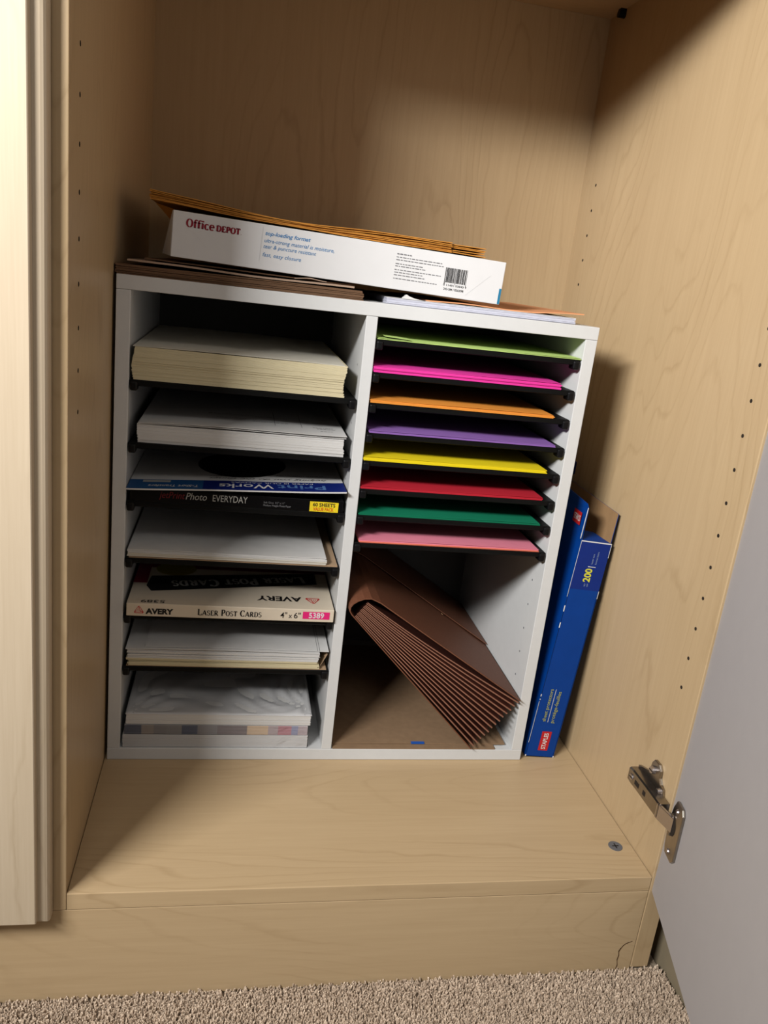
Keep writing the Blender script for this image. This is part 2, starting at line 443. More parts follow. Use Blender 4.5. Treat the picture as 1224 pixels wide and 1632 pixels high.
# ------------------------------------------------------------------ cabinet
XL, XR, YB, ZT = 0.1281, 0.7180, 0.5227, 0.9402
cab = thing('cabinet', 'open pale maple cabinet holding the white paper sorter, its door swung out at right', 'cabinet', (0.423, 0.27, FZ))
obj('side_panel', bbox(0.1081, XL, 0, YB + 0.018, -0.018, 1.5, 0.0008), M_WV, cab)
obj('side_panel', bbox(XR, 0.7385, 0, YB + 0.018, FZ, 1.5, 0.0008), M_WV, cab)
obj('back_panel', bbox(XL, XR, YB, YB + 0.018, -0.018, 1.5, 0), M_WB, cab)
obj('bottom_panel', bbox(XL + 0.0004, XR - 0.0006, 0, YB, -0.0180, 0, 0.0007), M_WH, cab)
obj('upper_shelf', bbox(XL, XR, 0.001, YB, ZT, ZT + 0.02, 0.0008), M_WH, cab)
obj('plinth', bbox(-0.75, XR - 0.0006, 0.0004, 0.018, FZ - 0.004, -0.0187, 0.0005), M_WP, cab)
# broken-out chip at the foot of the plinth
bm = bmesh.new(); frp = frame((0, 0.0004, 0), (1, 0, 0), (0, 0, 1), 0.0003)
cr = [(.7008, -.1215), (.7015, -.116), (.6998, -.1095), (.7006, -.103), (.6994, -.0975), (.7012, -.0935), (.7036, -.0895), (.7062, -.0872), (.709, -.0862), (.7128, -.0846)]
for (a, b_), (c, d) in zip(cr, cr[1:]):
    w = random.uniform(.0003, .0008)
    poly(bm, frp, [(a - w, b_), (c - w, d + w), (c + w, d), (a + w, b_ - w)])
obj('crack', bm, I_CRACK, cab, label='jagged crack around a broken chip')
# drilled shelf-pin holes
def hole_mesh(axis):
    bm = bmesh.new(); cyl(bm, (0, 0, 0), axis, 0.0019, 0.0004, 10)
    me = bpy.data.meshes.new('pin_hole'); bm.to_mesh(me); bm.free(); me.materials.append(M_HOLE); return me
hm = hole_mesh((1, 0, 0))
def holes(pts, parent, me=hm):
    for p in pts:
        h = bpy.data.objects.new('pin_hole', me); COL.objects.link(h); h.parent = parent
        h.location = Vector(p) - Vector(root(parent).location)
holes([(XL - 0.0001, 0.039, 0.710 - 0.0335 * k) for k in range(9)], cab)
holes([(XR - 0.0003, 0.475, 0.727 - 0.0328 * k) for k in range(5)], cab)
holes([(XR - 0.0003, 0.0295, 0.57 - 0.0328 * k) for k in range(12)], cab)
bm = bmesh.new(); cyl(bm, (0.6975, 0.048, -0.0002), (0, 0, 1), 0.0078, 0.0008, 24)
cov = obj('cam_cover', bm, M_GREY, cab, label='round grey fastener cap')
bm = bmesh.new(); box(bm, .6938, .7012, .0474, .0486, .0005, .0009); box(bm, .6969, .6981, .0443, .0517, .0005, .0009)
obj('screw_slot', bm, M_HOLE, cov)
bm = bmesh.new(); cyl(bm, (XR - 0.009, 0.478, ZT - 0.006), (1, 0, 0), 0.0045, 0.009, 12); box(bm, XR - .008, XR, .474, .482, ZT - .004, ZT)
obj('shelf_pin', bm, M_BLK, cab, label='small black shelf support')

# cabinet door, seen from its plain inner side, and its hinge
D0 = Vector((0.7205, -0.001, 0)); DU = Vector((-0.27604, -0.96115, 0)); DN = Vector((-0.96115, 0.27604, 0))
def dp(u, n, z): return D0 + DU * u + DN * n + Vector((0, 0, z))
def dbox(bm, u0, u1, n0, n1, z0, z1):
    v = box(bm, u0, u1, n0, n1, z0, z1)
    for q in v: q.co = dp(*q.co)
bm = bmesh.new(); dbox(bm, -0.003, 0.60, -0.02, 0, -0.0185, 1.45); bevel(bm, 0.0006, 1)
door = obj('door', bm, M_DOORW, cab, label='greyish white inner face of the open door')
hin = obj('hinge_arm', bmesh.new(), M_METAL, cab, label='nickel cabinet hinge')
bm = bmesh.new()   # channel-shaped arm, wider at the back, hollow underneath
AX = 0.7045
prof = [(0.066, .0745, .0905), (0.058, .0735, .0915), (0.045, .0738, .0915), (0.030, .0735, .0915), (0.012, .0732, .0910), (0.0005, .0732, .0905)]
rings = []
for y, za, zb in prof:
    rings.append([bm.verts.new(p) for p in ((0.7165, y, za), (AX + .0015, y, za), (AX, y, za + .0015), (AX, y, zb - .0015), (AX + .0015, y, zb), (0.7165, y, zb))])
for A, B_ in zip(rings, rings[1:]):
    for i in range(6): bm.faces.new((A[i], A[(i + 1) % 6], B_[(i + 1) % 6], B_[i]))
bm.faces.new(rings[0]); bm.faces.new(rings[-1][::-1])
bm.transform(mtx(cab).inverted())
bmesh.ops.recalc_face_normals(bm, faces=bm.faces)
bm.to_mesh(hin.data); bm.free()
bm = bmesh.new()
wing = [(.066, .072), (.066, .093), (.050, .098), (.044, .100), (.043, .112), (.039, .1175), (.030, .1175), (.0245, .112), (.025, .104), (.021, .0985), (.014, .097), (.012, .09), (.012, .072)]
A = [bm.verts.new((0.7178, y, z)) for y, z in wing]; B_ = [bm.verts.new((0.7145, y, z)) for y, z in wing]
bm.faces.new(A); bm.faces.new(B_[::-1])
for i in range(len(wing)): bm.faces.new((A[i], A[(i + 1) % len(wing)], B_[(i + 1) % len(wing)], B_[i]))
bevel(bm, 0.0007, 2)
obj('mounting_plate', bm, M_METAL, hin)
for (x, y, z, r, h) in ((0.7150, .0365, .1065, .0045, .0045), (0.7150, .0185, .0935, .0032, .0042), (0.7055, .0585, .0825, .0040, .0022)):
    bm = bmesh.new(); cyl(bm, (x, y, z), (-1, 0, 0), r, h, 16, r * .8)
    box(bm, x - h - .0003, x - h + .0001, y - r * .7, y + r * .7, z - .0005, z + .0005, 1)
    obj('screw', bm, [M_CHROME, M_HOLE], hin)
bm = bmesh.new()
for (y0, y1) in ((.0415, .0505), (.0275, .0325)):
    box(bm, AX - .0003, AX + .0002, y0, y1, .0795, .0845)
obj('slot', bm, M_HOLE, hin, label='dark adjusting slot')
bm = bmesh.new()   # link from arm to the cup
pa = Vector((0.7060, 0.0030, 0.0815)); pb = dp(0.0200, 0.0030, 0.0795); ax = (pb - pa).normalized(); up = Vector((0, 0, 1)); sd = ax.cross(up).normalized()
for v in box(bm, -.001, (pb - pa).length, -.0016, .0016, -.0082, .0082):
    c = v.co.copy(); v.co = pa + ax * c.x + sd * c.y + up * c.z
bevel(bm, .0005, 2)
obj('link', bm, M_CHROME, hin, label='bright chrome link')
fl = [(.010, .096), (.016, .1065), (.0335, .1085), (.0385, .1035), (.0400, .052), (.0345, .0465), (.013, .0435), (.009, .050), (.0075, .064), (.0075, .086)]
bm = bmesh.new()
A = [bm.verts.new(dp(u, 0.0002, z)) for u, z in fl]; B_ = [bm.verts.new(dp(u, 0.0032, z)) for u, z in fl]
bm.faces.new(A); bm.faces.new(B_[::-1])
for i in range(len(fl)): bm.faces.new((A[i], A[(i + 1) % len(fl)], B_[(i + 1) % len(fl)], B_[i]))
bevel(bm, 0.0008, 2)
flange = obj('cup_flange', bm, M_METAL, hin)
bm = bmesh.new(); cyl(bm, dp(.0175, 0.0032, .0785), DN, .0105, .0005, 22); obj('cup', bm, M_HOLE, hin)
bm = bmesh.new(); cyl(bm, dp(.0155, 0.0034, .0660), Vector((0, 0, 1)), .0020, .024, 10); obj('cup_axle', bm, M_METAL, hin)
for z in (.0985, .0520):
    bm = bmesh.new(); cyl(bm, dp(.0235, 0.0030, z), DN, .0032, .0016, 16, .0024); obj('screw', bm, M_CHROME, hin)

# neighbouring cabinet with a closed, edge-profiled door
nb = thing('cabinet', 'closed neighbouring cabinet with pale moulded-edge maple door at the left edge', 'cabinet', (-0.2, 0.27, FZ))
obj('side_panel', bbox(0.0895, 0.1078, 0.0, YB + .018, -0.018, 1.5, 0.0006), M_WV, nb)
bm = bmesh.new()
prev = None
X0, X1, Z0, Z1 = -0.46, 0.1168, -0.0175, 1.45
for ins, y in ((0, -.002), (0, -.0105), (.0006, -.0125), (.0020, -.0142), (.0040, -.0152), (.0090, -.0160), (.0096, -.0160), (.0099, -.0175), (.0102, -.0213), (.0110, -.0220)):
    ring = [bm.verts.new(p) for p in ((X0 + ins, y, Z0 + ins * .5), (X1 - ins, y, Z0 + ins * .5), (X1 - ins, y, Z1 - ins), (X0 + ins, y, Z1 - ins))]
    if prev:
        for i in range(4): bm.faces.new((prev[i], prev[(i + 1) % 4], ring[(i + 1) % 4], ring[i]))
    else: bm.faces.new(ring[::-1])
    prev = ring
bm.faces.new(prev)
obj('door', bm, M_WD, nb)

# ------------------------------------------------------------------ paper sorter
SX0, SX1, SY, SH = 0.1315, 0.6415, 0.2114, 0.5485
SD = 0.310
so = thing('paper_sorter', 'white two-column desktop paper sorter with black shelves standing in the cabinet', 'paper sorter', ((SX0 + SX1) / 2, SY + SD / 2, 0))
obj('top_board', bbox(SX0, SX1, SY, SY + SD, 0.5345, SH, 0.0006), M_MEL, so)
obj('bottom_board', bbox(SX0, SX1, SY, SY + SD, 0.0003, 0.0150, 0.0006), M_MEL, so)
obj('side_panel', bbox(SX0, 0.1455, SY + 0.0003, SY + SD, 0.0150, 0.5343, 0.0006), M_MEL, so)
obj('side_panel', bbox(0.6277, SX1, SY + 0.0003, SY + SD, 0.0150, 0.5343, 0.0006), M_MEL, so)
obj('divider', bbox(0.3822, 0.3944, SY + 0.0003, SY + SD - .004, 0.0150, 0.5343, 0.0006), M_MEL, so)
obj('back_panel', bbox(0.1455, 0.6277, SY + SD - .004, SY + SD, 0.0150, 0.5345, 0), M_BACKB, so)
ZLs = [0.4460, 0.3805, 0.3170, 0.2523, 0.1860, 0.1213]
ZRs = [0.5115, 0.4768, 0.4440, 0.4110, 0.3797, 0.3473, 0.3166, 0.2838]
bm = bmesh.new(); box(bm, -1, 1, 0, 1, -1, 0); bm.free()
def shelf_bm(x0, x1, z):
    bm = bmesh.new(); box(bm, x0, x1, SY + .0015, SY + .298, z - .0062, z); bevel(bm, .0008, 1); return bm
cbm = bmesh.new(); box(cbm, -.0038, .0038, 0, .015, -.0112, -.0012); bevel(cbm, .0020, 3)
clip_me = bpy.data.meshes.new('clip'); cbm.to_mesh(clip_me); cbm.free(); clip_me.materials.append(M_BLK)
for zs, x0, x1 in ((ZLs, 0.1462, 0.3808), (ZRs, 0.3950, 0.6262)):
    for z in zs:
        s = obj('shelf', shelf_bm(x0, x1, z), M_SHELF, so)
        for x in (x0 + .0042, x1 - .0042):
            for y in (SY - .0008, SY + .25):
                if y > SY + .1 and x > x0 + .05: continue
                c = bpy.data.objects.new('clip', clip_me); COL.objects.link(c); c.parent = s
                c.location = Vector((x, y, z)) - Vector(so.location)
hs = bpy.data.meshes.new('pin_hole'); bmh = bmesh.new(); cyl(bmh, (0, 0, 0), (1, 0, 0), 0.0013, 0.0004, 8); bmh.to_mesh(hs); bmh.free(); hs.materials.append(M_GREY)
holes([(0.6275, SY + .030, 0.075 + 0.0325 * k) for k in range(6)], so, hs)
holes([(0.3821, SY + .030, 0.090 + 0.0325 * k) for k in range(13)], so, hs)

# ------------------------------------------------------------------ left column contents
def sway(a, ph, n=2.0): return lambda f: a * math.sin(n * math.pi * f + ph)
# 0 cream ream
t = thing('paper_stack', 'thick wavy-edged stack of cream paper on the top left shelf', 'paper stack', (0.258, 0.36, 0.4461))
bm = bmesh.new(); stack(bm, 0.1490, 0.3665, 0.2135, 0.49, 0.4462, 0.4795, 34, .0004, sway(.0013, 2.6, 1.7), sway(.0012, .4, 2.0)); obj('sheets', bm, M_CREAM, t)
bm = bmesh.new(); sheet(bm, 0.1483, 0.3660, 0.2150, 0.49, lambda x, y: 0.4796 + .0008 * math.sin((x - .15) * 16), .0004, 16, 8); obj('top_sheet', bm, M_CREAM2, t)
# 1 white printed stack
t = thing('paper_stack', 'stack of printed white forms with loose top pages on the second left shelf', 'paper stack', (0.264, 0.36, 0.3806))
bm = bmesh.new(); stack(bm, 0.1550, 0.3725, 0.2155, 0.49, 0.3807, 0.4000, 24, .0005, sway(.0007, 1.0, 1.6), sway(.0006, 2.0)); obj('sheets', bm, M_WHITE, t)
zf1 = lambda x, y: 0.4001 + .0022 * ((x - .155) / .22) + .0012 * math.sin((x - .15) * 22)
bm = bmesh.new(); sheet(bm, 0.1548, 0.3745, 0.2150, 0.49, zf1, .0005, 20, 8); obj('page', bm, M_WHITE, t)
bm = bmesh.new(); sheet(bm, 0.1560, 0.3750, 0.2140, 0.49, lambda x, y: zf1(x, y) + .0012 + .0012 * ((x - .155) / .22), .0004, 20, 8); pg = obj('page', bm, M_WHITE, t)
fr1 = lambda u, v: Vector((0.3735 - u, 0.216 + v, zf1(.3735 - u, .3) + .0012 + .0012 * ((.3735 - u - .155) / .22) + .0006))
bm = bmesh.new()
for (u0, u1, v) in ((.008, .030, .030), (.010, .034, .036), (.012, .026, .018), (.06, .10, .045), (.09, .14, .055), (.06, .15, .075)):
    greek(bm, lambda a, b_: fr1(a, b_), u0, u1, v, .0016)
for v in (.05, .07): rectg(bm, fr1, .02, .15, v, v + .0006, 12, 1)
for u in (.045, .075): rectg(bm, fr1, u, u + .0005, .03, .11, 1, 3)
obj('print', bm, I_GREY, pg)

# 2 photo-paper carton and transfer sleeve
t = thing('photo_paper_box', 'black photo paper box with yellow sticker lying under the blue and white sleeve', 'paper box', (0.264, 0.35, 0.3171))
obj('carton', bbox(0.1495, 0.3785, 0.2130, 0.49, 0.3172, 0.3312, 0.0006), M_BLKC, t)
f = frame((0.1495, 0.2130, 0.3172), (1, 0, 0), (0, 0, 1))
bm = bmesh.new(); text(bm, f, 'jetPrint', .0300, .0570, .0052, .0072, .0, .25, 0); obj('lettering', bm, I_DRED, t, label='dark red lettering')
bm = bmesh.new(); text(bm, f, 'Photo', .0578, .0800, .0050, .0075, .0, .25); text(bm, f, 'EVERYDAY', .0862, .1235, .0047, .0072, .003); obj('lettering', bm, I_LG, t, label='silver lettering')
bm = bmesh.new(); text(bm, f, 'Soft Gloss  8.5" x 11"', .1410, .1640, .0062, .0022); text(bm, f, 'Medium Weight Photo Paper', .1408, .1710, .0030, .0022, .01); obj('lettering', bm, I_GREY, t, label='small grey lettering')
fs = frame((0.1495, 0.2130, 0.3172), (1, 0, 0), (0, 0, 1), .0004); fs2 = frame((0.1495, 0.2130, 0.3172), (1, 0, 0), (0, 0, 1), .0006)
bm = bmesh.new(); rect(bm, fs, .1915, .2235, .0003, .0118); st = obj('sticker', bm, I_YELL, t, label='yellow sticker')
bm = bmesh.new(); text(bm, fs2, '60 SHEETS', .1950, .2200, .0064, .0040, .02); obj('lettering', bm, I_BLK, st)
bm = bmesh.new(); text(bm, fs2, 'VALUE PACK', .1955, .2185, .0014, .0038, .02); obj('lettering', bm, I_ORG, st)

t = thing('transfer_paper_sleeve', 'white transfer paper sleeve with blue printed band bowed over the black box', 'paper sleeve', (0.264, 0.35, 0.3314))
zs2 = lambda x, y: 0.3320 + .0125 * max(0, (x - .15) / .23) ** 1.4 + .0012 * math.sin((x - .15) * 20)
bm = bmesh.new(); sheet(bm, 0.1465, 0.3795, 0.2030, 0.485, zs2, .0015, 24, 10); obj('sleeve', bm, M_WHITE, t)
fr2 = lambda e: (lambda u, v: Vector((0.3795 - u, 0.2030 + (.06 - v), zs2(.3795 - u, .3) + .0015 + e)))   # u to the left, v towards the viewer
W2 = .233
bm = bmesh.new(); rectg(bm, fr2(.0002), 0, .155, .0230, .0598, 16, 2, 0); rectg(bm, fr2(.0002), .155, W2, .0230, .0598, 8, 2, 1)
obj('band', bm, [I_PBLUE, I_DBLUE], t, label='two-tone blue band')
bm = bmesh.new(); text(bm, fr2(.0004), 'Print', .022, .075, .036, .016, .01, 0, 0); obj('lettering', bm, I_MIDB, t, label='blue lettering')
bm = bmesh.new(); text(bm, fr2(.0004), 'Works', .079, .138, .036, .016, .01)
text(bm, fr2(.0004), 'T-Shirt Transfers', .160, .212, .044, .008, .005, .2)
text(bm, fr2(.0004), 'PAPER IS OUR CANVAS', .035, .125, .0275, .004, 0)
obj('lettering', bm, I_WHITE, t, label='white lettering')
bm = bmesh.new(); rectg(bm, fr2(.0004), .190, .219, .026, .034, 4, 1); obj('sticker', bm, I_LG, t, label='white price sticker')
bm = bmesh.new(); text(bm, fr2(.0004), 'helping you do the things', .018, .150, .010, .006, -.01, .45); text(bm, fr2(.0004), 'create memories', .020, .075, -.006, .006, -.01, .45)
text(bm, fr2(.0004), 'guaranteed', .098, .150, .0, .006, -.01, .45)
obj('lettering', bm, I_BLK, t, label='black script lettering')
bm = bmesh.new()
c = [(.113 + .052 * math.cos(a * math.pi / 16), -.055 + .062 * math.sin(a * math.pi / 16)) for a in range(32)]
cen = bm.verts.new(fr2(.0003)(.113, -.055)); rg = [bm.verts.new(fr2(.0003)(*p)) for p in c]
for i in range(32): bm.faces.new((cen, rg[i], rg[(i + 1) % 32]))
obj('picture', bm, I_BLK, t, label='black round picture on the sleeve')

# 3 thin white stack on a tan folder
t = thing('paper_folder', 'tan card folder under the white sheets on the fourth left shelf', 'folder', (0.264, 0.36, 0.2524))
bm = bmesh.new(); box(bm, 0.1500, 0.3790, 0.2135, 0.495, 0.2525, 0.2531); box(bm, 0.1500, 0.3790, 0.2145, 0.495, 0.2533, 0.2539); obj('cover', bm, M_TAN, t)
t = thing('paper_stack', 'thin stack of white card sheets resting on the tan folder', 'paper stack', (0.258, 0.36, 0.2541))
bm = bmesh.new(); stack(bm, 0.1485, 0.3660, 0.2130, 0.49, 0.2542, 0.2612, 7, .0007, None, None, lambda f: 0 if f < .6 else 1, .2); obj('sheets', bm, [M_WHITE2, M_WHITE], t)
bm = bmesh.new(); sheet(bm, 0.1488, 0.3655, 0.2140, 0.49, lambda x, y: .2613 + .0003 * math.sin(x * 40), .0007, 12, 6); obj('top_sheet', bm, M_WHITE, t)

# 4 post-card carton
t = thing('post_card_box', 'beige laser post card box with pink number label on the fifth left shelf', 'paper box', (0.264, 0.35, 0.1861))
BX0, BX1, BY, BZ0, BZ1 = 0.1495, 0.3800, 0.2070, 0.1862, 0.2015
obj('carton', bbox(BX0, BX1, BY, 0.49, BZ0, BZ1, 0.0008), M_BEIGE, t)
f = frame((BX0, BY, BZ0), (1, 0, 0), (0, 0, 1)); f2 = frame((BX0, BY, BZ0), (1, 0, 0), (0, 0, 1), .0004)
bm = bmesh.new(); logo(bm, f, .0075, .0035, .0120, .0102); obj('logo', bm, [I_LOGO, I_CREAM], t, label='red triangle logo')
bm = bmesh.new(); text(bm, f, 'AVERY', .0205, .0505, .0034, .0060, .05); serif(bm, f, 'LASER POST CARDS', .0765, .1480, .0038, .0075, .8, .11)
text(bm, f, '4"', .1690, .1765, .0040, .0068, .005); text(bm, f, 'x', .1785, .1822, .0040, .0062); text(bm, f, '6"', .1845, .1920, .0040, .0068, .005)
obj('lettering', bm, I_BLK, t, label='black lettering')
bm = bmesh.new(); rect(bm, f, .1945, .2255, .0036, .0126); lb = obj('number_label', bm, I_MAG, t, label='pink number label')
bm = bmesh.new(); text(bm, f2, '5389', .2015, .2190, .0050, .0064, .02); obj('lettering', bm, I_WHITE, lb)
# print on the lid, upside down to the viewer
ft = frame((BX1, BY, BZ1), (-1, 0, 0), (0, -1, 0)); ft2 = frame((BX1, BY, BZ1), (-1, 0, 0), (0, -1, 0), .0005)
bm = bmesh.new(); logo(bm, ft, .0130, -.0330, .0200, .0185); obj('logo', bm, [I_LOGO, I_CREAM], t, label='red triangle logo')
bm = bmesh.new(); text(bm, ft, 'AVERY', .0360, .0880, -.0340, .0125, .03); text(bm, ft, '5389', .190, .216, -.0100, .0070, .01); obj('lettering', bm, I_BLK, t, label='black lettering')
bm = bmesh.new(); poly(bm, ft, [(.014, -.0760), (.2080, -.0360), (.2150, -.0520), (.212, -.082), (.014, -.112)]); bn = obj('banner', bm, I_BLK, t, label='black slanted banner')
bm = bmesh.new(); serif(bm, frame((BX1 - .030, BY + .0980, BZ1), (-.982, -.189, 0), (.189, -.982, 0), .0006), 'LASER POST CARDS', 0, .162, 0, .0200, .8, .13); obj('lettering', bm, I_LG, bn)
bm = bmesh.new(); rect(bm, ft, .0, .2305, -.130, -.111, 0); rect(bm, ft, .2150, .2305, -.111, -.060, 0); rect(bm, ft, 0, .2305, -.28, -.134, 1)
obj('panel_print', bm, [I_MAR, I_BLK], t, label='maroon and black print')
bm = bmesh.new()
poly(bm, ft2, [(.185 + .024 * math.cos(a * .2618), -.108 + .022 * math.sin(a * .2618)) for a in range(24)]); obj('seal', bm, I_OLIVE, t, label='yellow oval seal')

# 5 mixed stack
t = thing('paper_folder', 'tan folder edge under the mixed white sheets on the sixth left shelf', 'folder', (0.264, 0.36, 0.1214))
bm = bmesh.new(); box(bm, 0.1500, 0.3785, 0.2140, 0.495, 0.1214, 0.1220)
sheet(bm, 0.3700, 0.3788, 0.2180, 0.495, lambda x, y: .1222 + max(0, (x - .3705)) * 2.1, .0006, 6, 4); obj('cover', bm, M_TAN, t)
t = thing('paper_stack', 'mixed stack of white over cream sheets on the sixth left shelf', 'paper stack', (0.262, 0.36, 0.1221))
bm = bmesh.new(); stack(bm, 0.1515, 0.3685, 0.2135, 0.485, 0.1222, 0.1418, 16, .0013, sway(.0008, 1.2), None, lambda f: 0 if f < .48 else 1, .22); obj('sheets', bm, [M_CREAM, M_WHITE], t)
bm = bmesh.new(); sheet(bm, 0.1490, 0.3690, 0.2128, 0.49, lambda x, y: .1424 + .0012 * math.sin((x - .15) * 15) * (1 if y < .3 else .6), .0006, 18, 8); obj('top_sheet', bm, M_WHITE, t)
bm = bmesh.new(); sheet(bm, 0.1700, 0.3800, 0.2165, 0.49, lambda x, y: .1440 + .0010 * math.sin((x - .15) * 15), .0005, 18, 8); fo = obj('card', bm, M_WHITE, t, label='white card folder reaching out to the right')
bm = bmesh.new(); frc = lambda u, v: Vector((u, v, .1446 + .0010 * math.sin((u - .15) * 15)))
for u in (.3665, .3690): rectg(bm, frc, u, u + .0005, .2165, .40, 1, 6)
obj('crease', bm, I_GREY, fo)

# 6 shrink-wrapped reams
def film_mat():
    M = bpy.data.materials.new('shrink_film'); M.use_nodes = True
    N = M.node_tree.nodes; L = M.node_tree.links
    for n in list(N):
        if n.type != 'OUTPUT_MATERIAL': N.remove(n)
    out = [n for n in N if n.type == 'OUTPUT_MATERIAL'][0]
    tr = N.new('ShaderNodeBsdfTransparent'); tr.inputs[0].default_value = (.97, .97, .98, 1)
    gl = N.new('ShaderNodeBsdfGlossy'); gl.inputs['Roughness'].default_value = 0.16
    tc = N.new('ShaderNodeTexCoord'); mp = N.new('ShaderNodeMapping'); mp.inputs['Scale'].default_value = (1, .55, 1); mp.inputs['Rotation'].default_value = (0, 0, .5)
    nz = N.new('ShaderNodeTexNoise'); nz.inputs['Scale'].default_value = 26; nz.inputs['Detail'].default_value = 3; nz.inputs['Distortion'].default_value = 1.8
    bp = N.new('ShaderNodeBump'); bp.inputs['Strength'].default_value = 0.3; bp.inputs['Distance'].default_value = 0.004
    L.new(tc.outputs['Object'], mp.inputs[0]); L.new(mp.outputs[0], nz.inputs[0]); L.new(nz.outputs[0], bp.inputs['Height']); L.new(bp.outputs[0], gl.inputs['Normal'])
    fz = N.new('ShaderNodeFresnel'); fz.inputs[0].default_value = 1.18; L.new(bp.outputs[0], fz.inputs['Normal'])
    mx = N.new('ShaderNodeMixShader'); L.new(fz.outputs[0], mx.inputs[0]); L.new(tr.outputs[0], mx.inputs[1]); L.new(gl.outputs[0], mx.inputs[2])
    L.new(mx.outputs[0], out.inputs[0]); return M
M_FILM = film_mat()
M_REAMW = mat('ream_wrinkled_white', (0.74, 0.74, 0.75, 1), 0.35, spec=0.5, noise=0.05, nscale=26, bump=0.9, bscale=22, mapscale=(1, .5, 1))
t = thing('paper_ream', 'white wrapped ream at the bottom of the three reams', 'paper ream', (0.257, 0.35, 0.0151))
bm = bmesh.new(); stack(bm, 0.1480, 0.3645, 0.2145, 0.49, 0.0152, 0.0320, 9, .0003, None, None, None, .05); obj('sheets', bm, M_WHITE, t)
obj('wrapper', bbox(0.1475, 0.3655, 0.2138, 0.4908, 0.0151, 0.0325, .0008), M_FILM, t, label='clear plastic wrapping')
f = frame((0.1475, 0.2136, 0.0151), (1, 0, 0), (0, 0, 1), .0003)
t2 = thing('paper_ream', 'middle ream with blurred blue, grey and tan printed side', 'paper ream', (0.257, 0.35, 0.0327))
bm = bmesh.new(); stack(bm, 0.1500, 0.3635, 0.2150, 0.49, 0.0328, 0.0450, 8, .0003, None, None, None, .08); obj('sheets', bm, M_WHITE, t2)
bm = bmesh.new()
cols = [(60, 66, 84), (150, 136, 124), (118, 114, 112), (128, 124, 122), (58, 66, 90), (134, 130, 132), (112, 100, 102), (206, 176, 140), (168, 150, 152), (176, 112, 122), (132, 136, 168), (178, 160, 164)]
us = [0, .019, .033, .047, .065, .083, .106, .141, .166, .178, .194, .202, .2135]
mm = [ink('ream_%d' % i, tuple(min(255, int(70 + v * .85)) for v in c)) for i, c in enumerate(cols)]
f = frame((0.1500, 0.2147, 0.0328), (1, 0, 0), (0, 0, 1), .0003)
for i in range(12):
    for k in range(8):
        rect(bm, f, us[i], us[i + 1], k * .001525, k * .001525 + .0013, i)
obj('side_print', bm, mm, t2, label='bands of blurred colour print')
obj('wrapper', bbox(0.1497, 0.3640, 0.2138, 0.4908, 0.0327, 0.0455, .0008), M_FILM, t2, label='clear plastic wrapping')
t3 = thing('paper_ream', 'topmost white ream in wrinkled glossy plastic film', 'paper ream', (0.259, 0.35, 0.0457))
bm = bmesh.new(); stack(bm, 0.1515, 0.3660, 0.2145, 0.49, 0.0458, 0.0588, 8, .0003, None, None, None, .05); obj('sheets', bm, M_WHITE, t3)
bm = bmesh.new()
def wr(x, y):
    dx = min(x - .151, .3672 - x); dy = min(y - .2138, .49 - y); e = max(0, min(1, min(dx, dy) / .012))
    d = math.hypot(x - .3672, y - .2138)
    cor = math.exp(-d / .07)
    th = math.atan2(y - .2138, .3672 - x + .01)
    d2 = math.hypot(x - .151, y - .2138); th2 = math.atan2(y - .2138, x - .15 + .005)
    return .0591 + e * (.0024 * cor * math.sin(th * 26 + 5 * math.sin(d * 40)) + .0016 * math.exp(-d2 / .07) * math.sin(th2 * 18) + .0009 * math.sin(60 * x + 40 * y + 3 * math.sin(50 * y)))
sheet(bm, 0.1507, 0.3672, 0.2136, 0.49, wr, .0003, 64, 48)
w = obj('wrapper', bm, mat('film_white', (0.80, 0.80, 0.81, 1), 0.18, spec=0.7, coat=0.7, noise=0.03, nscale=30), t3, smooth=True, label='wrinkled shiny plastic film')

# ------------------------------------------------------------------ right column: coloured papers
colrs = [
 ('lime green', M_LIME, 0, .3965, .6270, .0007, 1, 'paper sheets', 'pale lime green sheets with a folded corner on the top right shelf'),
 ('pink', M_PINK, 1, .3955, .6090, .0058, 8, 'paper stack', 'hot pink paper stack on the second right shelf'),
 ('orange', M_ORANGE, 2, .3955, .6060, .0030, 3, 'paper stack', 'orange paper stack on the third right shelf'),
 ('purple', M_PURPLE, 3, .3985, .6155, .0018, 2, 'paper stack', 'purple paper sheets on the fourth right shelf'),
 ('yellow', M_YELLOW, 4, .3955, .6095, .0036, 4, 'paper stack', 'bright yellow paper stack on the fifth right shelf'),
 ('red', M_RED, 5, .3960, .6110, .0024, 2, 'paper stack', 'dark red paper sheets on the sixth right shelf'),
 ('green', M_GREEN, 6, .3970, .6130, .0016, 2, 'paper stack', 'dark green paper sheets on the seventh right shelf'),
 ('rose', M_ROSE, 7, .4010, .6165, .0030, 3, 'paper stack', 'rose pink sheets over salmon ones on the lowest right shelf'),
]
